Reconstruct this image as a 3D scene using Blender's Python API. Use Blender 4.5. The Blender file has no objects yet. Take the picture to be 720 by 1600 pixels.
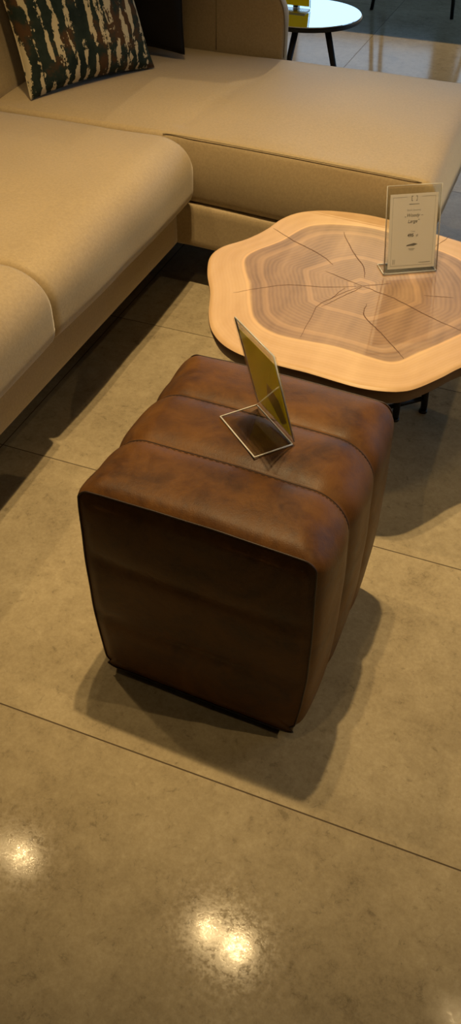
import bpy, bmesh, math, random
import numpy as np
from mathutils import Vector, Matrix, noise as mnoise
random.seed(4)
PI = math.pi
sc = bpy.context.scene
COL = sc.collection

# ------------------------------------------------------------------ camera, world, exposure
R_ = Vector((0.93443822, 0.3559702, 0.01050858)); U_ = Vector((-0.25713971, 0.65400091, 0.71145062)); F_ = Vector((-0.2463826, 0.66750882, -0.70265752))
cam = bpy.data.cameras.new('camera'); cam.sensor_fit = 'VERTICAL'; cam.sensor_height = 36.0
cam.lens = 36.0 * 1280.255 / 1600.0; cam.clip_start = 0.02; cam.clip_end = 200
co = bpy.data.objects.new('camera', cam); COL.objects.link(co)
m4 = Matrix((R_, U_, -F_)).transposed().to_4x4(); m4.translation = Vector((0, 0, 1.25247)); co.matrix_world = m4
sc.camera = co
sc.view_settings.view_transform = 'Standard'; sc.view_settings.look = 'None'
sc.view_settings.gamma = 1.0; sc.view_settings.use_curve_mapping = False
sc.view_settings.exposure = 0.0
w = bpy.data.worlds.new('daylight'); sc.world = w; w.use_nodes = True
bg = w.node_tree.nodes['Background']; bg.inputs[0].default_value = (0.50, 0.74, 1.0, 1); bg.inputs[1].default_value = 2.0

WARM = (1.0, 0.70, 0.33)
LAMPS = [  # position, aim point, watts, cone degrees
    ((-1.565, 1.256, 2.93), (-0.90, 1.25, 0.3), 50, 62),
    ((-1.677, 1.256, 2.93), (-1.2, 1.3, 0.3), 14, 62),
    ((-0.555, 1.265, 2.93), (-0.60, 1.50, 0.3), 104, 64),
    ((-0.400, 1.240, 2.93), (-0.50, 1.50, 0.3), 190, 64),
    ((0.614, 1.327, 2.93), (0.1, 1.8, 0.3), 12, 90),
    ((2.20, 1.00, 2.93), (0.02, 0.98, 0.25), 85, 26),  # added side lamp, brightens the right face of the pouf
    ((-0.35, 0.22, 2.93), (-0.35, 0.5, 0.0), 17, 110),  # added fill lamp, lifts the floor shadow in front of the pouf
    ((-0.90, 3.15, 2.93), (-0.40, 2.40, 0.4), 31, 46),  # added lamp that keeps the chaise top bright
    ((-1.2, 6.6, 2.93), (-0.5, 4.4, 0.0), 260, 75),
]

# ------------------------------------------------------------------ material helpers
class NT:
    def __init__(s, name):
        s.m = bpy.data.materials.new(name); s.m.use_nodes = True; s.t = s.m.node_tree
        s.b = s.t.nodes['Principled BSDF']
    def n(s, kind, **kw):
        nd = s.t.nodes.new('ShaderNode' + kind)
        for k, v in kw.items():
            if k.startswith('i_'):
                key = k[2:].replace('_', ' ')
                nd.inputs[key].default_value = v
            else: setattr(nd, k, v)
        return nd
    def l(s, a, b): s.t.links.new(a, b)
    def obj(s):
        if not hasattr(s, '_tc'): s._tc = s.n('TexCoord')
        return s._tc.outputs['Object']
    def noise(s, scale, detail=4, rough=0.55, vec=None, dist=0.0):
        nd = s.n('TexNoise'); nd.inputs['Scale'].default_value = scale; nd.inputs['Detail'].default_value = detail
        nd.inputs['Roughness'].default_value = rough; nd.inputs['Distortion'].default_value = dist
        s.l(vec or s.obj(), nd.inputs['Vector']); return nd.outputs[0]
    def ramp(s, fac, stops, interp='LINEAR'):
        nd = s.n('ValToRGB'); nd.color_ramp.interpolation = interp
        e = nd.color_ramp.elements
        while len(e) < len(stops): e.new(0.5)
        for i, (p, c) in enumerate(stops):
            e[i].position = p; e[i].color = (*c, 1) if len(c) == 3 else c
        s.l(fac, nd.inputs[0]); return nd.outputs[0]
    def math(s, op, a, b=None, c=None, clamp=False):
        nd = s.n('Math', operation=op, use_clamp=clamp)
        for i, v in enumerate((a, b, c)):
            if v is None: continue
            if isinstance(v, (int, float)): nd.inputs[i].default_value = v
            else: s.l(v, nd.inputs[i])
        return nd.outputs[0]
    def mix(s, fac, a, b, mode='MIX'):
        nd = s.n('Mix', data_type='RGBA', blend_type=mode)
        for i, v in ((0, fac), (6, a), (7, b)):
            if isinstance(v, (int, float)): nd.inputs[i].default_value = v
            elif isinstance(v, tuple): nd.inputs[i].default_value = (*v, 1)
            else: s.l(v, nd.inputs[i])
        return nd.outputs[2]
    def bump(s, h, strength, dist=0.002):
        nd = s.n('Bump'); nd.inputs['Strength'].default_value = strength; nd.inputs['Distance'].default_value = dist
        s.l(h, nd.inputs['Height']); s.l(nd.outputs[0], s.b.inputs['Normal']); return nd
    def set(s, **kw):
        for k, v in kw.items():
            key = {'color': 'Base Color', 'rough': 'Roughness', 'metal': 'Metallic', 'spec': 'Specular IOR Level', 'sheen': 'Sheen Weight', 'trans': 'Transmission Weight', 'coat': 'Coat Weight', 'coatr': 'Coat Roughness', 'ior': 'IOR', 'sheenr': 'Sheen Roughness'}[k]
            if isinstance(v, (int, float)): s.b.inputs[key].default_value = v
            elif isinstance(v, tuple): s.b.inputs[key].default_value = (*v, 1)
            else: s.l(v, s.b.inputs[key])
        return s

def plain(name, color, rough=0.5, **kw):
    t = NT(name)
    nz = t.noise(60, 2)
    c2 = tuple(min(1, v * 1.12) for v in color); c1 = tuple(v * 0.9 for v in color)
    t.set(color=t.ramp(nz, [(0.3, c1), (0.7, c2)]), rough=rough, **kw)
    return t.m

def fabric(name, color, rough=0.56, spec=0.38, sheen=0.5):
    t = NT(name)
    big = t.noise(3.0, 3); fine = t.noise(420, 3, 0.7); sp = t.noise(160, 4, 0.7)
    c = tuple(color)
    a = t.ramp(sp, [(0.25, tuple(v * 0.85 for v in c)), (0.75, tuple(min(1, v * 1.15) for v in c))])
    b = t.ramp(big, [(0.3, (0.93,) * 3), (0.7, (1.05,) * 3)])
    t.set(color=t.mix(1.0, a, b, 'MULTIPLY'), rough=rough, spec=spec, sheen=sheen, sheenr=0.4)
    t.bump(t.math('ADD', fine, t.math('MULTIPLY', sp, 0.8)), 0.32, 0.0012)
    return t.m

def leather():
    t = NT('brown_leather')
    n1 = t.noise(9, 6, 0.65, dist=0.6); n2 = t.noise(38, 6, 0.7, dist=0.8); n3 = t.noise(2.5, 3)
    f = t.math('ADD', t.math('MULTIPLY', n1, 0.62), t.math('ADD', t.math('MULTIPLY', n2, 0.28), t.math('MULTIPLY', n3, 0.12)))
    col = t.ramp(f, [(0.33, (0.034, 0.016, 0.010)), (0.44, (0.070, 0.030, 0.011)), (0.56, (0.118, 0.050, 0.012)), (0.74, (0.170, 0.078, 0.018))])
    t.set(color=col, rough=t.ramp(n2, [(0.3, (0.40,) * 3), (0.7, (0.52,) * 3)]), spec=0.22)
    v = t.n('TexVoronoi', feature='DISTANCE_TO_EDGE'); v.inputs['Scale'].default_value = 330
    t.l(t.obj(), v.inputs['Vector'])
    t.bump(t.math('ADD', t.math('MULTIPLY', v.outputs[0], 0.6), t.math('MULTIPLY', t.noise(180, 4, 0.7), 1.0)), 0.28, 0.0012)
    return t.m

def floor_mat():
    t = NT('beige_stone_tile')
    sep = t.n('SeparateXYZ'); t.l(t.obj(), sep.inputs[0])
    X, Y = sep.outputs[0], sep.outputs[1]
    ty = t.math('DIVIDE', t.math('SUBTRACT', Y, 0.596), 0.6085)
    tx = t.math('DIVIDE', t.math('ADD', X, 1.020), 1.217)
    def edge(v, size, half):
        fr = t.math('SUBTRACT', v, t.math('FLOOR', v))
        d = t.math('MULTIPLY', t.math('MINIMUM', fr, t.math('SUBTRACT', 1.0, fr)), size)
        return t.math('LESS_THAN', d, half)
    g = t.math('MAXIMUM', edge(ty, 0.6085, 0.0013), edge(tx, 1.217, 0.0013))
    cid = t.n('CombineXYZ'); t.l(t.math('FLOOR', tx), cid.inputs[0]); t.l(t.math('FLOOR', ty), cid.inputs[1])
    wn = t.n('TexWhiteNoise'); t.l(cid.outputs[0], wn.inputs[0])
    off = t.n('VectorMath', operation='ADD'); t.l(t.obj(), off.inputs[0]); t.l(wn.outputs[1], off.inputs[1])
    v = off.outputs[0]
    a = t.noise(4.5, 8, 0.62, v); b = t.noise(26, 8, 0.72, v, 0.4); c = t.noise(140, 5, 0.75, v)
    f = t.math('ADD', t.math('MULTIPLY', a, 0.36), t.math('ADD', t.math('MULTIPLY', b, 0.34), t.math('MULTIPLY', c, 0.30)))
    col = t.ramp(f, [(0.34, (0.225, 0.184, 0.120)), (0.45, (0.345, 0.288, 0.190)), (0.54, (0.410, 0.346, 0.232)), (0.66, (0.50, 0.430, 0.300))])
    pit = t.ramp(t.noise(52, 8, 0.8, v, 0.5), [(0.36, (0.62,) * 3), (0.43, (1, 1, 1))])
    col = t.mix(0.7, col, pit, 'MULTIPLY')
    tint = t.ramp(wn.outputs[0], [(0, (0.95,) * 3), (1, (1.04,) * 3)])
    col = t.mix(1.0, col, tint, 'MULTIPLY')
    col = t.mix(g, col, (0.10, 0.075, 0.05))
    rough = t.ramp(c, [(0.35, (0.04,) * 3), (0.65, (0.15,) * 3)])
    t.set(color=col, rough=t.mix(g, rough, (0.8, 0.8, 0.8)), spec=0.07)
    h = t.math('SUBTRACT', t.math('ADD', t.math('MULTIPLY', b, 0.25), t.math('MULTIPLY', c, 0.35)), t.math('MULTIPLY', g, 1.0))
    t.bump(h, 0.10, 0.0010)
    return t.m

def wood_top():
    t = NT('sawn_tree_slice')
    uv = t.n('UVMap'); uv.uv_map = 'UVMap'
    sep = t.n('SeparateXYZ'); t.l(uv.outputs[0], sep.inputs[0])
    s = sep.outputs[0]                                    # 0 pith .. 0.7 heart edge .. 1 bark
    wob = t.noise(7, 3)
    sw = t.math('ADD', s, t.math('MULTIPLY', t.math('SUBTRACT', wob, 0.5), 0.05))
    def rings(freq):
        return t.math('ADD', t.math('MULTIPLY', t.math('SINE', t.math('MULTIPLY', sw, freq)), 0.5), 0.5)
    r1 = rings(250); r2 = rings(61); r3 = rings(23)
    streak = t.n('Mapping'); t.l(t.obj(), streak.inputs[0]); streak.inputs['Rotation'].default_value = (0, 0, 0.55); streak.inputs['Scale'].default_value = (26, 2.2, 1)
    st = t.noise(1.0, 3, 0.5, streak.outputs[0])
    blot = t.noise(6, 4, 0.6)
    heart = t.ramp(t.math('ADD', t.math('MULTIPLY', st, 0.5), t.math('MULTIPLY', blot, 0.5)), [(0.36, (0.20, 0.128, 0.088)), (0.50, (0.275, 0.178, 0.120)), (0.64, (0.36, 0.24, 0.155))])
    heart = t.mix(t.math('MULTIPLY', t.ramp(r1, [(0.0, (0, 0, 0)), (0.9, (1, 1, 1))]), 0.15), heart, (0.56, 0.37, 0.24))
    heart = t.mix(t.ramp(r3, [(0.93, (0, 0, 0)), (0.99, (0.22, 0.22, 0.22))]), heart, (0.72, 0.47, 0.28))
    sap = t.ramp(t.math('ADD', t.math('MULTIPLY', st, 0.5), t.math('MULTIPLY', blot, 0.5)), [(0.36, (0.52, 0.340, 0.190)), (0.62, (0.62, 0.430, 0.250))])
    sap = t.mix(t.math('MULTIPLY', r2, 0.16), sap, (0.74, 0.54, 0.35))
    sap = t.mix(t.math('MULTIPLY', r1, 0.10), sap, (0.50, 0.28, 0.13))
    fac = t.ramp(t.math('ADD', sw, t.math('MULTIPLY', t.math('SUBTRACT', t.noise(40, 3), 0.5), 0.01)), [(0.690, (0, 0, 0)), (0.712, (1, 1, 1))])
    col = t.mix(fac, heart, sap)
    rim = t.ramp(s, [(0.700, (0, 0, 0)), (0.715, (0.6, 0.6, 0.6)), (0.73, (0, 0, 0))])
    col = t.mix(rim, col, (0.82, 0.53, 0.29))
    t.set(color=col, rough=0.42, spec=0.4)
    t.bump(t.math('ADD', r1, t.noise(90, 3)), 0.05, 0.001)
    return t.m

def glassy(name='clear_acrylic', tint=(0.975, 0.985, 0.98, 1), rough=0.03, ior=1.45):
    t = NT(name); out = t.t.nodes['Material Output']      # thin clear sheet: clear transmission plus a Fresnel reflection
    tr = t.n('BsdfTransparent'); tr.inputs[0].default_value = tint; gl = t.n('BsdfGlossy'); gl.inputs['Roughness'].default_value = rough
    ge = t.n('NewGeometry'); dt_ = t.n('VectorMath', operation='DOT_PRODUCT'); t.l(ge.outputs['Incoming'], dt_.inputs[0]); t.l(ge.outputs['Normal'], dt_.inputs[1])
    f0 = ((ior - 1) / (ior + 1)) ** 2
    sch = t.math('ADD', t.math('MULTIPLY', t.math('POWER', t.math('SUBTRACT', 1.0, t.math('ABSOLUTE', dt_.outputs['Value'])), 5.0), 1 - f0), f0)
    mx = t.n('MixShader')
    t.l(sch, mx.inputs[0]); t.l(tr.outputs[0], mx.inputs[1]); t.l(gl.outputs[0], mx.inputs[2]); t.l(mx.outputs[0], out.inputs[0])
    return t.m

def print_mat():
    t = NT('stripe_print_fabric')
    mp = t.n('Mapping'); t.l(t.obj(), mp.inputs[0]); mp.inputs['Scale'].default_value = (44, 11, 1)
    n1 = t.noise(1.0, 5, 0.62, mp.outputs[0], 0.35)
    n2 = t.noise(75, 4, 0.7)
    sep = t.n('SeparateXYZ'); t.l(t.obj(), sep.inputs[0])
    wob = t.math('MULTIPLY', t.math('SUBTRACT', t.noise(14, 3), 0.5), 2.6)
    stripe = t.math('ADD', t.math('MULTIPLY', t.math('SINE', t.math('ADD', t.math('MULTIPLY', sep.outputs[0], 175), wob)), 0.085), 0.0)
    f = t.math('ADD', t.math('ADD', n1, stripe), t.math('MULTIPLY', t.math('SUBTRACT', n2, 0.5), 0.42))
    mask = t.ramp(f, [(0.562, (0, 0, 0)), (0.578, (1, 1, 1))])
    ground = t.ramp(t.noise(11, 4, 0.6), [(0.38, (0.008, 0.016, 0.015)), (0.52, (0.018, 0.030, 0.025)), (0.60, (0.070, 0.038, 0.018))])
    col = t.mix(mask, ground, (0.50, 0.44, 0.30))
    t.set(color=col, rough=0.85, spec=0.2)
    t.bump(t.noise(300, 3), 0.3, 0.001)
    return t.m

def paper(name, color, through=0.6):      # thin card: diffuse on both faces, some light passes through
    t = NT(name); out = t.t.nodes['Material Output']; t.set(color=color, rough=0.5, spec=0.3)
    tl = t.n('BsdfTranslucent'); tl.inputs[0].default_value = (*color, 1); mx = t.n('MixShader'); mx.inputs[0].default_value = through
    t.l(t.b.outputs[0], mx.inputs[1]); t.l(tl.outputs[0], mx.inputs[2]); t.l(mx.outputs[0], out.inputs[0]); return t.m

M = {}
M['floor'] = floor_mat()
M['sofa'] = fabric('khaki_fabric', (0.40, 0.310, 0.185))
M['sofa_seam'] = fabric('khaki_seam_fabric', (0.20, 0.155, 0.085))
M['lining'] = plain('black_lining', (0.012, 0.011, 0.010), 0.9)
M['leather'] = leather()
M['piping_leather'] = plain('shaded_leather_piping', (0.028, 0.013, 0.008), 0.5)  # piping leather darkened, the edge's shadow line is in its colour
M['stitch'] = plain('dark_brown_thread', (0.022, 0.010, 0.006), 0.8)
M['black_plastic'] = plain('black_plastic', (0.012, 0.010, 0.010), 0.6)
M['black_metal'] = plain('black_metal', (0.010, 0.010, 0.012), 0.45)
M['wood'] = wood_top()
M['bark'] = plain('dark_brown_edge_wood', (0.085, 0.036, 0.016), 0.6)
M['crack'] = plain('crack_fill', (0.115, 0.055, 0.035), 0.7)
M['acrylic'] = glassy()
M['acrylic_edge'] = plain('frosted_acrylic_edge', (0.62, 0.62, 0.60), 0.25)
M['yellow'] = paper('yellow_card', (0.78, 0.66, 0.02))
M['pale_yellow'] = plain('pale_yellow_print', (0.78, 0.68, 0.10), 0.5)
M['paper'] = paper('white_card', (0.95, 0.90, 0.88), 0.2)
M['ink'] = plain('grey_ink', (0.18, 0.17, 0.17), 0.7)
M['ink_light'] = plain('pale_grey_ink', (0.42, 0.41, 0.41), 0.7)
M['print'] = print_mat()
M['dark_fabric'] = fabric('black_fabric', (0.008, 0.007, 0.0065), 0.8, 0.15, 0.03)
M['wall'] = plain('grey_plaster', (0.16, 0.145, 0.13), 0.9)
M['ceiling'] = plain('dark_ceiling_paint', (0.09, 0.08, 0.07), 0.9)
M['mirror'] = NT('mirror_glass').set(color=(0.80, 0.86, 0.88), rough=0.03, metal=1.0).m
M['frame'] = plain('dark_aluminium', (0.03, 0.03, 0.035), 0.4)
M['glass'] = glassy('window_glass', (0.96, 0.98, 1, 1), 0.0, 1.3)
t = NT('lamp_lens'); t.set(color=(0.8, 0.8, 0.8), rough=0.4)
t.b.inputs['Emission Color'].default_value = (1, 0.78, 0.50, 1); t.b.inputs['Emission Strength'].default_value = 20; M['lens'] = t.m

# ------------------------------------------------------------------ mesh helpers
def mesh_obj(name, verts, faces, mat, parent=None, smooth=True, uvs=None):
    me = bpy.data.meshes.new(name); me.from_pydata([tuple(map(float, v)) for v in verts], [], faces)
    if smooth: me.polygons.foreach_set('use_smooth', [True] * len(me.polygons))
    me.materials.append(mat)
    if uvs is not None:
        ul = me.uv_layers.new(name='UVMap')
        for lp in me.loops: ul.data[lp.index].uv = uvs[lp.vertex_index]
    me.update()
    o = bpy.data.objects.new(name, me); COL.objects.link(o)
    if parent is not None: o.parent = parent
    return o

def bm_obj(name, bm, mat, parent=None, smooth=False, recalc=True):
    if recalc: bmesh.ops.recalc_face_normals(bm, faces=bm.faces)
    me = bpy.data.meshes.new(name); bm.to_mesh(me); bm.free()
    if smooth: me.polygons.foreach_set('use_smooth', [True] * len(me.polygons))
    me.materials.append(mat)
    o = bpy.data.objects.new(name, me); COL.objects.link(o)
    if parent is not None: o.parent = parent
    return o

def thing(name, label, cat, loc=(0, 0, 0), group=None):
    o = bpy.data.objects.new(name, None); COL.objects.link(o); o.location = loc; o.empty_display_size = 0.05
    o['label'] = label; o['category'] = cat
    if group: o['group'] = group
    return o

def struct(o): o['kind'] = 'structure'; return o

def box_bm(x0, x1, y0, y1, z0, z1, bev=0.0, seg=2, bm=None):
    bm = bm or bmesh.new()
    r = bmesh.ops.create_cube(bm, size=1.0)
    vs = r['verts']
    for v in vs:
        v.co = Vector((x0 + (v.co.x + .5) * (x1 - x0), y0 + (v.co.y + .5) * (y1 - y0), z0 + (v.co.z + .5) * (z1 - z0)))
    if bev:
        es = list({e for v in vs for e in v.link_edges})
        bmesh.ops.bevel(bm, geom=es, offset=bev, segments=seg, profile=0.5, affect='EDGES')
    return bm

def soft_box(x0, x1, y0, y1, z0, z1, r, n=(40, 40, 16), disp=None):
    """dense box with per-side corner radii r=(rx0,rx1,ry0,ry1,rz0,rz1) rounded as ellipsoids"""
    lo = np.array([x0, y0, z0], float); hi = np.array([x1, y1, z1], float)
    key = {}; verts = []; faces = []
    def add(p):
        k = tuple(np.round(p, 6))
        if k not in key: key[k] = len(verts); verts.append(np.array(p, float))
        return key[k]
    def warp(a):   # cosine spacing puts more rings into the rounded edges
        return 0.5 - 0.5 * math.cos(PI * a)
    for ax in range(3):
        b, c = (ax + 1) % 3, (ax + 2) % 3
        for side in (0, 1):
            for i in range(n[b]):
                for j in range(n[c]):
                    q = []
                    for (di, dj) in ((0, 0), (1, 0), (1, 1), (0, 1)):
                        p = [0, 0, 0]; p[ax] = float(side); p[b] = warp((i + di) / n[b]); p[c] = warp((j + dj) / n[c])
                        q.append(add(p))
                    if side == 0: q.reverse()
                    faces.append(q)
    V = np.array(verts); P = lo + V * (hi - lo)
    Rl = np.array([r[0], r[2], r[4]]); Rh = np.array([r[1], r[3], r[5]])
    inner = np.clip(P, lo + Rl, hi - Rh)
    d = P - inner
    rad = np.where(d < 0, Rl, Rh); rad = np.maximum(rad, 1e-6)
    e = d / rad
    # map unit cube-ish corner to sphere
    L = np.linalg.norm(e, axis=1); mx = np.abs(e).max(axis=1)
    s = np.where(L > 1e-9, mx / np.maximum(L, 1e-9), 1.0)
    P = inner + e * s[:, None] * rad
    if disp is not None: P = disp(P, V)
    return P, faces

def tube(pts, rad, seg=8, closed=False, caps=True):
    pts = [Vector(p) for p in pts]; n = len(pts); verts = []; faces = []
    rad = rad if isinstance(rad, (list, tuple)) else [rad] * n
    prev = None
    for i, p in enumerate(pts):
        a = pts[(i - 1) % n] if (closed or i > 0) else p; b = pts[(i + 1) % n] if (closed or i < n - 1) else p
        t = (b - a).normalized()
        if prev is None:
            u = t.orthogonal().normalized()
        else:
            u = (prev - t * prev.dot(t)).normalized()
        prev = u; v = t.cross(u)
        for k in range(seg):
            an = 2 * PI * k / seg
            verts.append(p + (u * math.cos(an) + v * math.sin(an)) * rad[i])
    rng = n if closed else n - 1
    for i in range(rng):
        for k in range(seg):
            a = i * seg + k; b = i * seg + (k + 1) % seg; j = ((i + 1) % n) * seg
            faces.append((a, b, j + (k + 1) % seg, j + k))
    if caps and not closed:
        faces.append(tuple(reversed(range(seg)))); faces.append(tuple(range((n - 1) * seg, n * seg)))
    return verts, faces

def join(*ms):
    V = []; Fs = []
    for v, f in ms:
        o = len(V); V += list(v); Fs += [tuple(i + o for i in q) for q in f]
    return V, Fs

def catmull(pts, n, closed=True):
    pts = [np.array(p, float) for p in pts]; m = len(pts); out = []
    for i in range(m if closed else m - 1):
        p0 = pts[(i - 1) % m] if closed or i > 0 else pts[i]; p1 = pts[i]; p2 = pts[(i + 1) % m]
        p3 = pts[(i + 2) % m] if closed or i < m - 2 else p2
        for k in range(n):
            t = k / n
            out.append(0.5 * ((2 * p1) + (-p0 + p2) * t + (2 * p0 - 5 * p1 + 4 * p2 - p3) * t * t + (-p0 + 3 * p1 - 3 * p2 + p3) * t ** 3))
    if not closed: out.append(pts[-1])
    return out

def smooth01(x, a, b):
    t = np.clip((x - a) / (b - a), 0, 1); return t * t * (3 - 2 * t)

# ------------------------------------------------------------------ room shell
def quad_box(name, a, b, mat):
    return struct(bm_obj(name, box_bm(a[0], b[0], a[1], b[1], a[2], b[2]), mat))
XL, XR, YF, YB, H = -4.5, 5.0, -3.0, 9.0, 3.6
quad_box('floor', (XL, YF, -0.06), (XR, YB + 0.2, 0.0), M['floor'])
quad_box('ceiling', (XL, YF, H), (XR, YB + 0.2, H + 0.1), M['ceiling'])
quad_box('wall_left', (XL - 0.15, YF, 0), (XL, YB + 0.2, H), M['wall'])
bm = box_bm(XR, XR + 0.15, YF, 4.4, 0, H)      # right wall; the wide window in its far half is added daylight fill
box_bm(XR, XR + 0.15, 8.4, YB + 0.2, 0, H, bm=bm); box_bm(XR, XR + 0.15, 4.4, 8.4, 0, 0.4, bm=bm); box_bm(XR, XR + 0.15, 4.4, 8.4, 3.3, H, bm=bm)
struct(bm_obj('wall_right', bm, M['wall']))
bm = bmesh.new()
for (y0, y1, z0, z1) in ((4.4, 8.4, 0.4, 0.45), (4.4, 8.4, 3.25, 3.3), (4.4, 4.45, 0.45, 3.25), (8.35, 8.4, 0.45, 3.25), (6.45, 6.51, 0.45, 3.25)):
    box_bm(XR + 0.04, XR + 0.11, y0, y1, z0, z1, bm=bm)
wf = struct(bm_obj('window_4', bm, M['frame']))
bm_obj('window_pane', box_bm(XR + 0.07, XR + 0.08, 4.45, 8.35, 0.45, 3.25), M['glass'], wf)
quad_box('wall_front', (XL, YF - 0.15, 0), (XR, YF, H), M['wall'])
# shop window wall at the far end: sill raised against floor glare, header, piers, three glazed openings
bm = box_bm(XL, XR, YB, YB + 0.2, 0, 1.1)
box_bm(XL, XR, YB, YB + 0.2, 3.4, H, bm=bm)
edges = [(XL, -4.2), (-1.25, -1.1), (1.9, 2.05), (4.7, XR)]
for a, b in edges: box_bm(a, b, YB, YB + 0.2, 1.1, 3.4, bm=bm)
struct(bm_obj('wall_back', bm, M['wall']))
for k, (a, b) in enumerate(((-4.2, -1.25), (-1.1, 1.9), (2.05, 4.7))):
    bm = bmesh.new()
    for (x0, x1, z0, z1) in ((a, b, 1.1, 1.15), (a, b, 3.35, 3.4), (a, a + 0.05, 1.15, 3.35), (b - 0.05, b, 1.15, 3.35), ((a + b) / 2 - .025, (a + b) / 2 + .025, 1.15, 3.35)):
        box_bm(x0, x1, YB + 0.05, YB + 0.12, z0, z1, bm=bm)
    wf = struct(bm_obj('window_%d' % (k + 1), bm, M['frame']))
    g = bm_obj('window_pane', box_bm(a + .05, b - .05, YB + 0.08, YB + 0.09, 1.15, 3.35), M['glass'], wf)
quad_box('trim_1', (XL, YB - 0.015, 0), (XR, YB, 0.1), M['frame'])

# ------------------------------------------------------------------ ceiling spotlights (lamps of the shop plus added fill lamps)
def spot(i, pos, aim, watts, cone):
    p = Vector(pos); d = (Vector(aim) - p).normalized()
    t = thing('ceiling_spotlight', ['black ceiling spotlight', 'black ceiling spotlight'][0] + ' hanging above ' + ['the sofa seat', 'the sofa back', 'the leather pouf, left of its pair', 'the leather pouf, right of its pair', 'the coffee table side', 'the open floor on the right, added to light the pouf side', 'the open floor before the pouf, an added fill lamp', 'the chaise, an added lamp', 'the far floor'][i], 'spotlight', pos, 'ceiling spotlights')
    rot = d.to_track_quat('-Z', 'Y').to_matrix()
    prof = [(0.0, 0.115), (0.030, 0.112), (0.040, 0.100), (0.043, 0.0), (0.040, -0.012), (0.037, -0.010), (0.022, 0.004)]
    V = []; Fc = []; S = 24
    for r, z in prof:
        for k in range(S):
            a = 2 * PI * k / S; V.append(rot @ Vector((r * math.cos(a), r * math.sin(a), z)))
    for j in range(len(prof) - 1):
        for k in range(S): Fc.append((j * S + k, j * S + (k + 1) % S, (j + 1) * S + (k + 1) % S, (j + 1) * S + k))
    mesh_obj('housing', V, Fc, M['black_metal'], t)
    V = [rot @ Vector((0.022 * math.cos(2 * PI * k / S), 0.022 * math.sin(2 * PI * k / S), 0.004)) for k in range(S)]
    mesh_obj('lens', V, [tuple(reversed(range(S)))], M['lens'], t, smooth=False)
    top = rot @ Vector((0, 0, 0.06))
    v, f = tube([top, (top.x, top.y, H - p.z)], 0.008, 10)
    mesh_obj('stem', v, f, M['black_metal'], t)
    bm = bmesh.new(); bmesh.ops.create_cone(bm, cap_ends=True, segments=24, radius1=0.05, radius2=0.045, depth=0.02)
    for q in bm.verts: q.co += Vector((top.x, top.y, H - p.z - 0.01))
    bm_obj('ceiling_mount', bm, M['black_metal'], t)
    L = bpy.data.lights.new('spot_bulb', 'SPOT'); L.energy = watts; L.color = WARM; L.spot_size = math.radians(cone); L.spot_blend = 1.0; L.shadow_soft_size = 0.022
    lo = bpy.data.objects.new('spot_bulb', L); COL.objects.link(lo); lo.parent = t
    lo.rotation_euler = d.to_track_quat('-Z', 'Y').to_euler(); lo.location = d * 0.016
for i, a in enumerate(LAMPS): spot(i, *a)

# ------------------------------------------------------------------ leather pouf
PO = Vector((-0.51184, 0.72618, 0)); PA = -0.0414
pouf = thing('pouf', 'brown distressed leather cube pouf with stitched channels, standing on the stone floor', 'pouf', PO)
pouf.rotation_euler = (0, 0, PA)
PW, PD, Z0, Z1 = 0.382, 0.374, 0.024, 0.462
def section(r, n_arc=14, n_side=26, puff=0.0):
    """rounded-rect cross-section in XZ (counter-clockwise from bottom centre); returns pts, outward normals"""
    w, h = PW / 2, (Z1 - Z0) / 2; rb = min(r, 0.03)
    pts = []; nor = []
    def seg(a, b, n, nr):
        for k in range(n):
            t = k / n; pts.append(((a[0] + (b[0] - a[0]) * t), (a[1] + (b[1] - a[1]) * t))); nor.append(nr)
    def arc(c, rr, a0, n):
        for k in range(n):
            a = a0 + (PI / 2) * k / n
            pts.append((c[0] + rr * math.cos(a), c[1] + rr * math.sin(a))); nor.append((math.cos(a), math.sin(a)))
    seg((0, -h), (w - rb, -h), n_side // 2, (0, -1)); arc((w - rb, -h + rb), rb, -PI / 2, n_arc)
    seg((w, -h + rb), (w, h - r), n_side, (1, 0)); arc((w - r, h - r), r, 0, n_arc)
    seg((w - r, h), (-w + r, h), n_side, (0, 1)); arc((-w + r, h - r), r, PI / 2, n_arc)
    seg((-w, h - r), (-w, -h + rb), n_side, (-1, 0)); arc((-w + rb, -h + rb), rb, PI, n_arc)
    seg((-w + rb, -h), (0, -h), n_side // 2, (0, -1))
    return pts, nor
SEAM = [PD / 3, 2 * PD / 3]
def channel(y):
    t = (y % (PD / 3)) / (PD / 3); t = min(max(t, 0), 1)
    return 0.0085 * (1 - abs(2 * t - 1) ** 3.6)
rows = 72
V = []; Fc = []
ys = []
for i in range(rows + 1):
    ys.append(PD * i / rows)
NP = None
for i, y in enumerate(ys):
    e = min(y, PD - y) / PD
    rr = 0.028 + 0.032 * min(1, (e / 0.18)) ** 0.6        # tight corner at the piped ends, rounder inside
    pts, nor = section(rr); NP = len(pts)
    q = min(y, PD - y)
    ins = 0.004 * (1 - min(1, q / 0.015)) ** 2             # roll into the end piping
    bow = 0.004 * math.sin(PI * y / PD)
    d = channel(y) - 0.0085 - ins + bow
    for (x, z), (nx, nz) in zip(pts, nor):
        zz = z / ((Z1 - Z0) / 2); xx = x / (PW / 2)
        # sides swell at mid height, bottom stays tucked
        side = abs(nx) * 0.008 * (1 - zz * zz)
        crown = max(nz, 0) * 0.005 * (1 - xx * xx)
        dd = d if zz > -0.97 else 0
        wr = 0.0016 * mnoise.noise(Vector((x * 14, y * 14, z * 14)))
        tuck = 1 - 0.035 * max(0, -zz) ** 2
        V.append((PW / 2 + (x + nx * (dd + side + wr)) * tuck, y, (Z0 + Z1) / 2 + z + nz * (dd + crown + wr)))
for i in range(rows):
    for k in range(NP):
        a = i * NP + k; b = i * NP + (k + 1) % NP
        Fc.append((a, b, b + NP, a + NP))
cover = mesh_obj('cover', V, Fc, M['leather'], pouf)
ringF = V[:NP]; ringB = V[rows * NP:]
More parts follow.
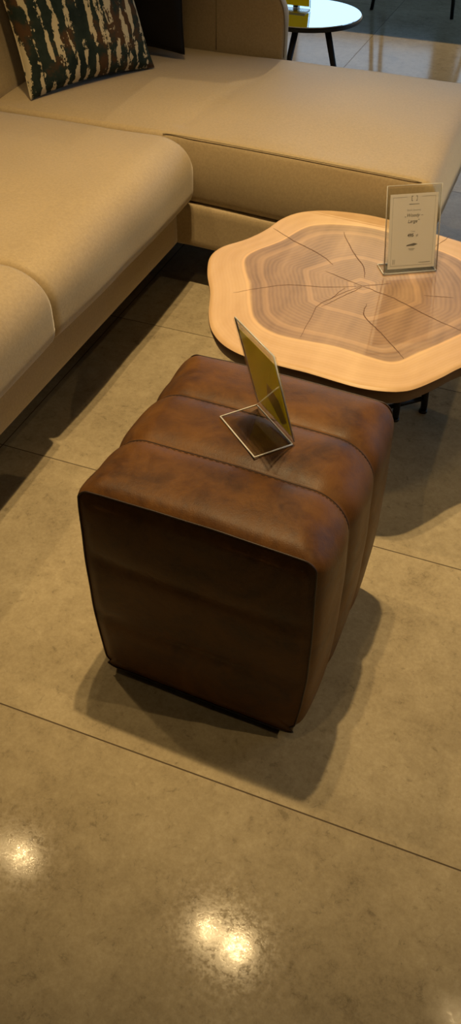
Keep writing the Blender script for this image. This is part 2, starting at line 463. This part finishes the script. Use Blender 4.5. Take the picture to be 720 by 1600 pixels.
def panel(name, ring, sgn):
    K = 30; cx = sum(p[0] for p in ring) / NP; cz = (Z0 + Z1) / 2
    V = []; Fc = []
    for j in range(K + 1):
        s = 1 - j / K
        for p in ring:
            x = cx + (p[0] - cx) * s; z = cz + (p[2] - cz) * s
            u = (z - Z0) / (Z1 - Z0)
            t = (u * 3) % 1.0
            ch = 0.0055 * (1 - abs(2 * t - 1) ** 5) if 0.02 < u < 0.98 else 0
            dome = 0.005 * (1 - s ** 4)
            m = min(1, (1 - s) / 0.10)
            wr = 0.003 * mnoise.noise(Vector((x * 8, 3 + sgn, z * 8)))
            V.append((x, p[1] + sgn * ((ch + wr) * m + dome), z))
    for j in range(K):
        for k in range(NP):
            a = j * NP + k; b = j * NP + (k + 1) % NP
            q = (a, b, b + NP, a + NP)
            Fc.append(q if sgn > 0 else tuple(reversed(q)))
    return mesh_obj(name, V, Fc, M['leather'], pouf)
panel('front_panel', ringF, -1); panel('back_panel', ringB, 1)
for ring, dy in ((ringF, -0.0005), (ringB, 0.0005)):
    v, f = tube([(PW / 2 + (p[0] - PW / 2) * 1.004, p[1] + dy, (Z0 + Z1) / 2 + (p[2] - (Z0 + Z1) / 2) * 1.004) for p in ring], 0.0014, 8, closed=True)
    mesh_obj('piping', v, f, M['piping_leather'], pouf)
for sy in SEAM:
    i = min(range(rows + 1), key=lambda k: abs(ys[k] - sy))
    ring = V and cover.data.vertices
    pts = [Vector(ring[i * NP + k].co) for k in range(NP)]
    lo = 14 + 13
    path = pts[13 + 14:NP - 13 - 14]
    v, f = tube([(p.x, p.y, p.z + 0.0002) for p in path], 0.0011, 6)
    s1 = mesh_obj('seam', v, f, M['stitch'], pouf)
    # fine stitches along the seam, on the front lip
    lst = []
    acc = 0
    for a, b in zip(path, path[1:]):
        if acc % 1 == 0:
            m = (a + b) / 2; d = (b - a) * 0.28
            off = Vector((0, -0.0042, 0.0))
            nrm = Vector((m.x - PW / 2, 0, m.z - (Z0 + Z1) / 2)).normalized() * 0.0022
            lst.append(tube([m - d + off + nrm, m + d + off + nrm], 0.0004, 5))
        acc += 1
    v, f = join(*lst)
    mesh_obj('stitching', v, f, M['stitch'], s1)
bm_obj('base_plinth', box_bm(0.022, PW - 0.026, 0.012, PD - 0.02, 0.0, 0.03, 0.003), M['black_plastic'], pouf)

# ------------------------------------------------------------------ sofa
ZT = 0.447
sofa = thing('corner_sofa', 'khaki beige fabric corner sofa with chaise, seat cushions and low arm on the stone floor', 'sofa', (-1.2, 1.8, 0))
def SP(name, P, Fc, mat, par=None):
    P = np.array(P) - np.array([-1.2, 1.8, 0.0]); return mesh_obj(name, P, Fc, mat, par or sofa)
def seat(y0, y1, ry0, ry1, seed):
    def disp(P, V):
        P = P.copy()
        u = (P[:, 0] + 1.55) / 0.71; v = (P[:, 1] - y0) / (y1 - y0)
        top = smooth01(P[:, 2], 0.36, 0.44)
        P[:, 2] += top * 0.014 * np.sin(PI * np.clip(v, 0, 1)) ** 0.6
        front = smooth01(P[:, 0], -0.95, -0.86)
        P[:, 0] += front * 0.008 * np.sin(PI * np.clip(v, 0, 1)) ** 0.5
        for i in range(len(P)):
            n = mnoise.noise(Vector((P[i, 0] * 6, P[i, 1] * 6 + seed, P[i, 2] * 6)))
            P[i, 2] += 0.003 * n * top[i]; P[i, 0] += 0.003 * n * front[i]
        return P
    return soft_box(-1.62, -0.857, y0, y1, 0.262, ZT, (0.03, 0.092, ry0, ry1, 0.06, 0.075), (60, 60, 26), disp)
for y0, y1, a, b, s in ((1.252, 2.026, 0.024, 0.042, 0.0), (0.50, 1.272, 0.035, 0.024, 5.0), (-0.30, 0.50, 0.035, 0.035, 9.0)):
    c = SP('seat_cushion', *soft_box(0, 1, 0, 1, 0, 1, (.1,) * 6, (2, 2, 2)), M['sofa']) if False else SP('seat_cushion', *seat(y0, y1, a, b, s), M['sofa'])
# narrow sewn joint between the two seat cushions
path = [(-1.50, 1.262, 0.448), (-1.1, 1.262, 0.449), (-0.99, 1.262, 0.440), (-0.92, 1.262, 0.415), (-0.875, 1.262, 0.375), (-0.858, 1.262, 0.33), (-0.862, 1.262, 0.29)]
path = [(p[0] - 0.020, p[1], p[2] - 0.010) for p in path[:-1]]
v, f = tube(catmull(path, 6, False), 0.0035, 8); SP('seam', v, f, M['sofa_seam'])
# base rails
def rail(name, x0, x1, y0, y1, z0=0.134, z1=0.272, r=0.016):
    def d(P, V):
        P = P.copy(); P[:, 1] -= np.clip(P[:, 0] + 0.88, 0, 1) * 0.076 * (1 - V[:, 1]); return P
    return SP(name, *soft_box(x0, x1, y0, y1, z0, z1, (r,) * 6, (24, 24, 10), d), M['sofa'])
rail('base_frame', -1.95, -0.925, -0.30, 2.045)
rail('base_frame', -1.95, -0.275, 2.036, 2.77, 0.134, 0.262)
# dark lining on the recessed underside
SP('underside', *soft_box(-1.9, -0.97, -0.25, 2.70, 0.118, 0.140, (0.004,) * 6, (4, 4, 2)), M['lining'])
# chaise cushion
def dch(P, V):
    P = P.copy()
    u = np.clip((P[:, 0] + 1.55) / 1.3, 0, 1); v = np.clip((P[:, 1] - 2.04) / 0.73, 0, 1); z = np.clip((P[:, 2] - 0.268) / 0.172, 0, 1)
    top = smooth01(P[:, 2], 0.41, 0.438)
    P[:, 2] += top * 0.016 * np.sin(PI * v) ** 0.7
    fr = 1 - smooth01(P[:, 1], 2.04, 2.10)
    P[:, 1] -= fr * 0.012 * np.sin(PI * z) ** 0.8 + (1 - v) * np.clip(P[:, 0] + 0.88, 0, 1) * 0.076
    sd = smooth01(P[:, 0], -0.36, -0.27)
    P[:, 0] += sd * 0.045 * np.sin(PI * np.clip(z * 0.92 + 0.02, 0, 1)) ** 0.9
    for i in range(len(P)):
        n = mnoise.noise(Vector((P[i, 0] * 4, P[i, 1] * 4, P[i, 2] * 4 + 3)))
        P[i, 2] += 0.004 * n * top[i] * min(1, v[i] / 0.08); P[i, 1] -= 0.004 * n * fr[i] * min(1, (1 - z[i]) / 0.15)
    # soft crease running across the seat
    a = np.array([-0.93, 2.10]); b = np.array([-0.86, 2.60]); ab = b - a
    t = np.clip(((P[:, :2] - a) @ ab) / (ab @ ab), 0, 1); dist = np.linalg.norm(P[:, :2] - (a + t[:, None] * ab), axis=1)
    P[:, 2] -= top * 0.0035 * np.exp(-(dist / 0.012) ** 2)
    return P
chaise = SP('chaise_cushion', *soft_box(-1.60, -0.248, 2.042, 2.775, 0.264, 0.440, (0.03, 0.035, 0.010, 0.04, 0.02, 0.012), (110, 80, 22), dch), M['sofa'])
# sewn piping line on the chaise front top edge and down the corner
pp = [(x, y - max(0, x + 0.88) * 0.076 * (0.96 if y > 2.06 else 1), z - 0.0012) for x, y, z in [(-0.96, 2.0405, 0.4395), (-0.9, 2.0405, 0.4412), (-0.6, 2.0405, 0.4415), (-0.4, 2.0405, 0.4410), (-0.285, 2.0408, 0.440), (-0.258, 2.046, 0.437), (-0.245, 2.065, 0.437)]]
v, f = tube(catmull(pp, 8, False), 0.0011, 8); SP('piping', v, f, M['sofa_seam'], chaise)
for o in (bpy.data.objects[-1:] if False else []): pass
# back rest (leaning) along the left, cushion-shaped
def dback(P, V):
    P = P.copy(); P[:, 0] -= (P[:, 2] - 0.42) * 0.22 * smooth01(P[:, 2], 0.30, 0.5)
    return P
SP('back_cushion', *soft_box(-1.85, -1.475, 1.40, 2.40, 0.42, 0.88, (0.06, 0.05, 0.05, 0.05, 0.05, 0.08), (24, 50, 30), dback), M['sofa'])
SP('back_cushion', *soft_box(-1.85, -1.475, 0.55, 1.395, 0.42, 0.88, (0.06, 0.05, 0.05, 0.05, 0.05, 0.08), (24, 50, 30), dback), M['sofa'])
#SP('back_cushion', *soft_box(-1.85, -1.50, 2.405, 2.765, 0.42, 0.88, (0.06, 0.05, 0.05, 0.05, 0.05, 0.08), (24, 30, 30), dback), M['sofa'])
SP('back_frame', *soft_box(-2.08, -1.80, -0.30, 2.86, 0.12, 0.74, (0.04,) * 6, (10, 60, 30)), M['sofa'])
# arm at the far side of the chaise
arm = SP('armrest', *soft_box(-1.95, -0.868, 2.780, 2.835, 0.13, 0.672, (0.03, 0.014, 0.022, 0.022, 0.01, 0.014), (60, 10, 40),
   lambda P, V: (lambda Q: Q)(np.c_[P[:, 0] - 0.10 * np.clip((P[:, 2] - 0.540) / 0.13, 0, 1) ** 2.2 * smooth01(P[:, 0], -1.25, -0.90), P[:, 1], P[:, 2]])), M['sofa'])
pp = [(x - 0.004, y, z) for x, y, z in [(-0.864, 2.783, 0.44), (-0.864, 2.783, 0.50), (-0.867, 2.783, 0.545), (-0.876, 2.783, 0.585), (-0.902, 2.783, 0.622), (-0.94, 2.783, 0.650), (-0.99, 2.783, 0.666), (-1.4, 2.783, 0.670)]]
v, f = tube(catmull(pp, 6, False), 0.0022, 8); SP('piping', v, f, M['sofa_seam'], arm)
v, f = tube([(-1.10, 2.7795, 0.44), (-1.10, 2.7795, 0.62)], 0.0014, 6); SP('seam', v, f, M['sofa_seam'], arm)
# feet
for (x, y) in ((-1.05, 0.2), (-1.85, 0.2), (-1.85, 2.6), (-0.45, 2.62), (-0.47, 2.25)):
    v, f = tube([(x, y, 0), (x, y, 0.02), (x, y, 0.14)], [0.016, 0.018, 0.024], 16); SP('foot', v, f, M['black_metal'])

# ------------------------------------------------------------------ throw cushions on the chaise
def pillow(name, label, cat, w, h, T, mat, origin, xdir, updir, nose=0.03):
    N = 56; V = []; Fc = []
    for side in (1, -1):
        for j in range(N + 1):
            for i in range(N + 1):
                u = -1 + 2 * i / N; v = -1 + 2 * j / N
                pu = u * (1 - 0.075 * (1 - v * v) ** 1.0); pv = v * (1 - 0.075 * (1 - u * u) ** 1.0)
                th = T * (max(0, 1 - u * u) * max(0, 1 - v * v)) ** 0.42
                wr = 0.006 * mnoise.noise(Vector((u * 2.2, v * 2.2, side * 3))) * min(1, th / (T * .4))
                V.append((pu * w / 2, pv * h / 2, side * (th / 2 + wr + 0.001)))
    n1 = (N + 1) ** 2
    for s in (0, 1):
        for j in range(N):
            for i in range(N):
                a = s * n1 + j * (N + 1) + i; q = (a, a + 1, a + N + 2, a + N + 1)
                Fc.append(q if s == 0 else tuple(reversed(q)))
    bd = [i for i in range(N + 1)] + [j * (N + 1) + N for j in range(1, N + 1)] + [N * (N + 1) + i for i in range(N - 1, -1, -1)] + [j * (N + 1) for j in range(N - 1, 0, -1)]
    for a, b in zip(bd, bd[1:] + bd[:1]): Fc.append((a, a + n1, b + n1, b))
    o = mesh_obj(name, V, Fc, mat)
    X = Vector(xdir).normalized(); Y = Vector(updir); Y = (Y - X * Y.dot(X)).normalized(); Z = X.cross(Y)
    m = Matrix((X, Y, Z)).transposed().to_4x4(); m.translation = Vector(origin) + X * w / 2 + Y * h / 2
    o.matrix_world = m
    o['label'] = label; o['category'] = cat
    v, f = tube([Vector(V[k]) * 1.0 + Vector((0, 0, -0.001)) for k in bd], 0.0022, 6, closed=True)
    mesh_obj('piping', v, f, mat, o)
    return o
BL = Vector((-1.392, 2.100, 0.452)); BR = Vector((-1.186, 2.475, 0.458))
xd = (BR - BL).normalized(); nn = Vector((xd.y, -xd.x, 0)).normalized()
pillow('throw_cushion', 'dark green throw cushion with cream brush-stroke stripes leaning in the sofa corner', 'cushion', 0.43, 0.43, 0.13, M['print'], BL, xd, Vector((0, 0, 1)) - nn * 0.42)
pillow('throw_cushion', 'plain black throw cushion behind the striped one, leaning on the sofa arm', 'cushion', 0.42, 0.42, 0.12, M['dark_fabric'], Vector((-1.555, 2.59, 0.468)), Vector((1, 0.02, 0)), Vector((0, 0.14, 1)))

# ------------------------------------------------------------------ coffee table with tree-slice top
TZ = 0.37; TC = np.array([-0.293, 1.582])
outer = [(-0.522, 1.879), (-0.554, 1.828), (-0.571, 1.759), (-0.597, 1.696), (-0.637, 1.636), (-0.643, 1.584), (-0.621, 1.515), (-0.585, 1.441), (-0.555, 1.358), (-0.526, 1.305), (-0.486, 1.267), (-0.432, 1.246), (-0.36, 1.241), (-0.309, 1.239), (-0.258, 1.233), (-0.209, 1.229), (-0.163, 1.235), (-0.13, 1.248), (-0.106, 1.27), (-0.073, 1.317), (-0.045, 1.362), (0.01, 1.43), (0.055, 1.51), (0.075, 1.60), (0.055, 1.70), (0.0, 1.79), (-0.07, 1.85), (-0.178, 1.884), (-0.25, 1.905), (-0.324, 1.922), (-0.388, 1.925), (-0.465, 1.912)]
inner = [(-0.474, 1.813), (-0.516, 1.712), (-0.564, 1.61), (-0.518, 1.5), (-0.483, 1.416), (-0.453, 1.367), (-0.396, 1.337), (-0.286, 1.34), (-0.209, 1.328), (-0.166, 1.329), (-0.133, 1.373), (-0.065, 1.477), (-0.025, 1.56), (-0.04, 1.66), (-0.08, 1.73), (-0.114, 1.77), (-0.167, 1.800), (-0.303, 1.85), (-0.39, 1.85)]
NA = 360
def radial(pts, centre=TC):
    P = np.array(catmull(pts, 10)); d = P - centre
    a = np.arctan2(d[:, 1], d[:, 0]); r = np.hypot(d[:, 0], d[:, 1])
    o = np.argsort(a); a, r = a[o], r[o]
    th = np.linspace(-PI, PI, NA, endpoint=False)
    return th, np.interp(th, np.r_[a[-1] - 2 * PI, a, a[0] + 2 * PI], np.r_[r[-1], r, r[0]])
th, RO = radial(outer); _, RI = radial(inner)
# facets of the middle rings: a seven-sided figure
def poly_r(th, n, ph):
    k = PI / n; t = (th - ph + k) % (2 * k) - k
    return np.cos(k) / np.cos(t)
HX = poly_r(th, 6, 0.35)
table = thing('coffee_table', 'round-cornered coffee table with tree-slice wooden top on a black metal base, beside the pouf', 'coffee table', (TC[0], TC[1], 0))
NR = 90; V = []; UV = []; Fc = []
for j in range(NR + 1):
    s = j / NR
    for k in range(NA):
        if s <= 0.7:
            f = s / 0.7; mixf = f ** 1.5
            r = RI[k] * f * mixf + HX[k] * RI.mean() * f * (1 - mixf)
            r = min(r, RI[k] * 0.999 if f < 1 else r)
        else:
            g = (s - 0.7) / 0.3; r = RI[k] + (RO[k] - RI[k]) * g
        z = TZ
        if s > 0.975: q = (s - 0.975) / 0.025; z = TZ - 0.004 * q * q
        V.append((r * math.cos(th[k]), r * math.sin(th[k]), z)); UV.append((s, k / NA))
for j in range(NR):
    for k in range(NA):
        a = j * NA + k; b = j * NA + (k + 1) % NA; Fc.append((a, a + NA, b + NA, b))
top = mesh_obj('table_top', V, Fc, M['wood'], table, uvs=UV)
V = []; Fc = []
prof = [(0.000, TZ - 0.004), (0.0005, TZ - 0.008), (-0.002, TZ - 0.018), (-0.008, TZ - 0.034), (-0.014, TZ - 0.040), (-0.15, TZ - 0.040)]
for (dr, z) in prof:
    for k in range(NA): V.append(((RO[k] + dr) * math.cos(th[k]), (RO[k] + dr) * math.sin(th[k]), z))
for j in range(len(prof) - 1):
    for k in range(NA):
        a = j * NA + k; b = j * NA + (k + 1) % NA; Fc.append((a, a + NA, b + NA, b))
Fc.append(tuple((len(prof) - 1) * NA + k for k in range(NA)))
mesh_obj('bark_edge', V, Fc, M['bark'], table)
cracks = [[(-0.293, 1.582), (-0.343, 1.601), (-0.383, 1.615)], [(-0.377, 1.648), (-0.419, 1.687), (-0.482, 1.719), (-0.555, 1.767)], [(-0.296, 1.62), (-0.313, 1.67), (-0.352, 1.729), (-0.396, 1.811)], [(-0.293, 1.582), (-0.239, 1.615)], [(-0.293, 1.582), (-0.325, 1.535), (-0.356, 1.474), (-0.358, 1.442), (-0.355, 1.343)], [(-0.293, 1.582), (-0.362, 1.549), (-0.446, 1.525), (-0.538, 1.454)], [(-0.293, 1.582), (-0.218, 1.557), (-0.147, 1.519), (-0.066, 1.484)], [(-0.266, 1.514), (-0.257, 1.467), (-0.208, 1.412), (-0.15, 1.345)], [(-0.162, 1.592), (-0.102, 1.607)], [(-0.181, 1.818), (-0.159, 1.886)], [(-0.341, 1.504), (-0.324, 1.561)], [(-0.35, 1.469), (-0.305, 1.552), (-0.292, 1.579)]]
for ci, cr in enumerate(cracks):
    P = catmull(cr, 14, False); n = len(P); V = []; Fc = []
    wmax = 0.0011 if ci in (1, 2, 6, 7) else 0.0007
    for i, p in enumerate(P):
        a = P[max(0, i - 1)]; b = P[min(n - 1, i + 1)]; d = (b - a) / np.linalg.norm(b - a); nn_ = np.array([-d[1], d[0]])
        j = 0.0014 * mnoise.noise(Vector((p[0] * 90, p[1] * 90, ci))) + 0.002 * mnoise.noise(Vector((p[0] * 25, p[1] * 25, ci)))
        ww = wmax * (0.35 + 0.65 * math.sin(PI * min(1, (i + 1) / (n + 1)))) * (1 + 0.5 * mnoise.noise(Vector((i * .7, ci, 0))))
        c = p - TC + nn_ * j
        for sgn in (-1, 1): V.append((c[0] + nn_[0] * ww * sgn, c[1] + nn_[1] * ww * sgn, TZ + 0.00035))
        V.append((c[0], c[1], TZ - 0.0006))
    for i in range(n - 1):
        a = 3 * i; Fc.append((a, a + 3, a + 4, a + 1))
    mesh_obj('crack', V, Fc, M['crack'], top, smooth=False)
# metal base: feet, legs and low rails
def TT(name, pts, r, seg=12, par=table):
    v, f = tube([(p[0] - TC[0], p[1] - TC[1], p[2]) for p in pts], r, seg); return mesh_obj(name, v, f, M['black_metal'], par)
legs = [(-0.12, 1.698), (-0.45, 1.72), (-0.44, 1.43), (-0.178, 1.640)]
for x, y in legs:
    l_ = TT('leg', [(x, y, 0.004), (x, y, 0.02), (x * 0.86 - 0.04, y * 0.88 + 0.19, TZ - 0.04)], [0.0085, 0.0085, 0.010])
    TT('foot_pad', [(x, y, 0.0), (x, y, 0.006)], 0.0105, 14, l_)
TT('rail', [(-0.122, 1.70, 0.040), (-0.182, 1.645, 0.040), (-0.44, 1.43, 0.040)], 0.006)
TT('rail', [(-0.122, 1.702, 0.050), (-0.45, 1.724, 0.050)], 0.006)
bm_obj('mounting_plate', box_bm(-0.12, 0.12, -0.10, 0.10, TZ - 0.048, TZ - 0.040, 0.001), M['black_metal'], table)

# ------------------------------------------------------------------ acrylic sign holders
def holder(label, a, b, zs, L, base_d, ph, group=None, card=None, th_=0.0026):
    """a,b: floor points of the bent edge (left, right seen from the card's face); local frame: x along a->b, -y = side the card faces, base runs to +y"""
    a = Vector((*a, zs)); b = Vector((*b, zs)); W = (b - a).length; xd = (b - a).normalized()
    t = thing('sign_holder', label, 'sign holder', a, group)
    t.rotation_euler = (0, 0, math.atan2(xd.y, xd.x))
    # L profile in the local YZ plane (base back to +y, panel leaning over it), extruded along x with a bent corner
    up = Vector((0, math.cos(ph), math.sin(ph))); nrm = Vector((0, -math.sin(ph), math.cos(ph)))
    def plate(name, p0, u, ln, inset0=0.0):
        bm = bmesh.new(); n = Vector((0, -u.z, u.y)) if True else None
        vs = []
        for x in (0, W):
            for q in (p0, p0 + u * ln):
                for s in (0, 1): vs.append(bm.verts.new(Vector((x, 0, 0)) + q + n * th_ * s))
        # indices: x0:(p00,p01,p10,p11) x1: ...
        F = [(0, 1, 3, 2), (4, 6, 7, 5), (0, 2, 6, 4), (1, 5, 7, 3), (0, 4, 5, 1), (2, 3, 7, 6)]
        for f in F: bm.faces.new([vs[i] for i in f])
        bmesh.ops.bevel(bm, geom=list(bm.edges), offset=0.0004, segments=1, affect='EDGES')
        return bm_obj(name, bm, M['acrylic'], t)
    base = plate('base', Vector((0, 0.0, 0.0005)), Vector((0, 1, 0)), base_d)
    # double front panel: two sheets with the card between
    back = plate('back_sheet', up * 0.003 + Vector((0, 0.0, 0.003)), up, L)
    f0 = up * 0.003 + Vector((0, 0.0, 0.003)) - Vector((0, -up.z, up.y)) * -0.0
    off = Vector((0, -up.z, up.y))        # towards the card's face
    front = plate('front_sheet', f0 + off * (th_ + 0.0015), up, L - 0.004)
    # bright polished rims
    def rim(name, pts, r=0.0009):
        v, f = tube(pts, r, 6); return mesh_obj(name, v, f, M['acrylic_edge'], t)
    o0 = f0 + off * (2 * th_ + 0.0015) / 2
    e1 = o0 + up * L
    r_ = 0.0014
    rim('rim', [Vector((0, 0, 0)) + o0, Vector((0, 0, 0)) + e1, Vector((W, 0, 0)) + e1, Vector((W, 0, 0)) + o0], r_)
    rim('rim', [Vector((0, 0, 0.002)), Vector((0, base_d, 0.002)), Vector((W, base_d, 0.002)), Vector((W, 0, 0.002)), Vector((0, 0, 0.002))], r_)
    return t, W, f0 + off * (th_ + 0.00075), up, off

def card_face(t, W, o0, up, off, x0, x1, s0, s1, mat, name='card', thick=0.0005):
    bm = bmesh.new(); vs = []
    for x in (x0, x1):
        for s in (s0, s1):
            for k in (-1, 1): vs.append(bm.verts.new(Vector((x, 0, 0)) + o0 + up * s + off * (thick / 2 * k)))
    for f in [(0, 1, 3, 2), (4, 6, 7, 5), (0, 2, 6, 4), (1, 5, 7, 3), (0, 4, 5, 1), (2, 3, 7, 6)]: bm.faces.new([vs[i] for i in f])
    return bm_obj(name, bm, mat, t)


def words(t, o0, up, off, txt, x, s, size, mat, name='printed_text', lift=0.0006, shear=0.0, bold=0.0):
    cu = bpy.data.curves.new('txt', 'FONT'); cu.body = txt; cu.size = size; cu.align_x = 'CENTER'; cu.shear = shear; cu.offset = bold; cu.resolution_u = 3
    ob = bpy.data.objects.new('txt', cu); COL.objects.link(ob)
    bpy.context.view_layer.update()
    me = bpy.data.meshes.new_from_object(ob.evaluated_get(bpy.context.evaluated_depsgraph_get()))
    bpy.data.objects.remove(ob)
    for v in me.vertices: v.co = Vector((x + v.co.x, 0, 0)) + o0 + up * (s + v.co.y) + off * lift
    me.materials.clear(); me.materials.append(mat)
    o = bpy.data.objects.new(name, me); COL.objects.link(o); o.parent = t
    return o

# holder standing on the pouf: its yellow back is turned to us
pa, pb = (-0.239, 0.907), (-0.320, 0.978)
MI = Matrix.Translation(PO) @ Matrix.Rotation(PA, 4, 'Z')
zp = max((MI @ v.co).z for v in cover.data.vertices if -0.37 < (MI @ v.co).x < -0.23 and 0.85 < (MI @ v.co).y < 0.99)
h, W, o0, up, off = holder('small clear acrylic sign holder with yellow card, standing on the leather pouf', pa, pb, zp - 0.0005, 0.168, 0.064, math.radians(75), 'acrylic sign holders')
card_face(h, W, o0, up, off, 0.004, W - 0.004, 0.008, 0.150, M['yellow'])
bm = bmesh.new()      # pale leaf-like print on the back of the card
vs = [bm.verts.new(Vector((x, 0, 0)) + o0 + up * s - off * 0.0004) for x, s in ((0.010, 0.030), (0.030, 0.012), (0.060, 0.050), (0.050, 0.085), (0.020, 0.070))]
bm.faces.new(vs); bm_obj('printed_patch', bm, M['pale_yellow'], h)

# price sign standing on the coffee table
h, W, o0, up, off = holder('clear acrylic sign holder with white price card, standing on the wooden coffee table', (-0.261, 1.645), (-0.159, 1.705), TZ, 0.175, 0.045, math.radians(72), 'acrylic sign holders')
C0, C1, S0, S1 = 0.007, W - 0.006, 0.006, 0.158
cd = card_face(h, W, o0, up, off, C0, C1, S0, S1, M['paper'])
def line(x0, x1, s0, s1, mat=M['ink_light']):
    bm = bmesh.new(); vs = [bm.verts.new(Vector((x, 0, 0)) + o0 + up * s + off * 0.0005) for x, s in ((x0, s0), (x1, s0), (x1, s1), (x0, s1))]
    bm.faces.new(vs); return bm_obj('printed_line', bm, mat, cd)
cx = (C0 + C1) / 2; lw = 0.0005; m_ = 0.006
line(C0 + m_, C0 + m_ + lw, S0 + m_, S1 - m_); line(C1 - m_ - lw, C1 - m_, S0 + m_, S1 - m_)
line(C0 + m_, C1 - m_, S0 + m_, S0 + m_ + lw); line(C0 + m_, cx - 0.016, S1 - m_ - lw, S1 - m_); line(cx + 0.016, C1 - m_, S1 - m_ - lw, S1 - m_)
for sg in (-1, 1):     # square bracket emblem
    x = cx + sg * 0.0055
    line(min(x, x + sg * .0010), max(x, x + sg * .0010), S1 - 0.0145, S1 - 0.0045, M['ink'])
    for sz in (S1 - 0.0145, S1 - 0.0057): line(min(x - sg * .002, x), max(x - sg * .002, x), sz, sz + 0.0012, M['ink'])
words(cd, o0, up, off, '[meble]', cx, S1 - 0.023, 0.0040, M['ink_light']) if False else line(cx - 0.011, cx + 0.011, S1 - 0.0215, S1 - 0.0200)
words(cd, o0, up, off, 'Stolik kawowy', cx, S1 - 0.034, 0.0052, M['ink_light'])
words(cd, o0, up, off, '\u201eWoody \u2013', cx, S1 - 0.046, 0.0095, M['ink'], shear=0.25)
words(cd, o0, up, off, 'Large\u201d', cx, S1 - 0.058, 0.0095, M['ink'], shear=0.25)
words(cd, o0, up, off, 'Cena', cx, S1 - 0.077, 0.0045, M['ink_light'])
words(cd, o0, up, off, '495', cx - 0.0045, S1 - 0.0865, 0.0092, M['ink'], bold=0.00025)
words(cd, o0, up, off, 'z\u0142', cx + 0.0095, S1 - 0.0865, 0.0075, M['ink'])
# small arrow-like stroke under the price
bm = bmesh.new()
vs = [bm.verts.new(Vector((cx + x, 0, 0)) + o0 + up * (S1 - 0.103 + s) + off * 0.0005) for x, s in ((-0.013, -0.0028), (-0.004, -0.0020), (0.003, -0.0026), (0.0125, 0.0008), (0.004, 0.0030), (-0.003, 0.0016), (-0.012, -0.0004))]
bm.faces.new(vs); bm_obj('printed_stroke', bm, M['ink'], cd)
line(cx - 0.008, cx + 0.006, S1 - 0.112, S1 - 0.1107); line(cx - 0.006, cx + 0.004, S1 - 0.1145, S1 - 0.1135)
line(C0 + 0.011, C0 + 0.0125, S0 + 0.010, S0 + 0.020); line(C0 + 0.0145, C0 + 0.0155, S0 + 0.010, S0 + 0.020)
line(C1 - 0.036, C1 - 0.010, S0 + 0.0105, S0 + 0.0118)

# ------------------------------------------------------------------ small round side table behind the chaise
SZ = 0.42; SC = Vector((-0.985, 3.42, 0)); SR = 0.212
st = thing('side_table', 'small round side table with mirror-bright top and thin black legs behind the chaise', 'side table', SC)
def disc(name, r, z0, z1, mat, par, bev=0.001, seg=96):
    bm = bmesh.new(); bmesh.ops.create_cone(bm, cap_ends=True, segments=seg, radius1=r, radius2=r, depth=z1 - z0)
    for v in bm.verts: v.co.z += (z0 + z1) / 2
    es = [e for e in bm.edges if abs(e.verts[0].co.z - e.verts[1].co.z) < 1e-6]
    bmesh.ops.bevel(bm, geom=es, offset=bev, segments=2, affect='EDGES')
    return bm_obj(name, bm, mat, par)
disc('table_top', SR, SZ - 0.018, SZ - 0.003, M['black_metal'], st, 0.003)
disc('mirror_top', SR - 0.004, SZ - 0.006, SZ, M['mirror'], st)
for tx, ty, bx, by in ((-0.975, 3.262, -1.043, 3.237), (-0.868, 3.305, -0.762, 3.338), (-1.12, 3.54, -1.20, 3.62)):
    v, f = tube([(bx - SC.x, by - SC.y, 0), (tx - SC.x, ty - SC.y, SZ - 0.016)], [0.009, 0.012], 14); mesh_obj('leg', v, f, M['black_metal'], st)
h, W, o0, up, off = holder('clear acrylic sign holder with yellow card, standing on the small mirror-topped side table', (-0.981, 3.452), (-1.099, 3.452), SZ, 0.17, 0.075, math.radians(78), 'acrylic sign holders')
card_face(h, W, o0, up, off, 0.004, W - 0.004, 0.004, 0.155, M['yellow'])

# ------------------------------------------------------------------ black-legged display table near the shop window
dt = thing('display_table', 'dark table with slanted thin black legs standing on the far floor', 'table', (-0.92, 5.65, 0))
bm_obj('table_top', box_bm(-0.55, 0.28, -0.36, 0.40, 0.70, 0.73, 0.006), M['frame'], dt)
for sx, bx, by in ((1, 0.233, -0.32), (-1, -0.232, -0.30), (1, 0.30, 0.30), (-1, -0.30, 0.30)):
    v, f = tube([(bx, by, 0), (bx - sx * 0.07, by * 0.8, 0.70)], [0.010, 0.016], 14); mesh_obj('leg', v, f, M['black_metal'], dt)
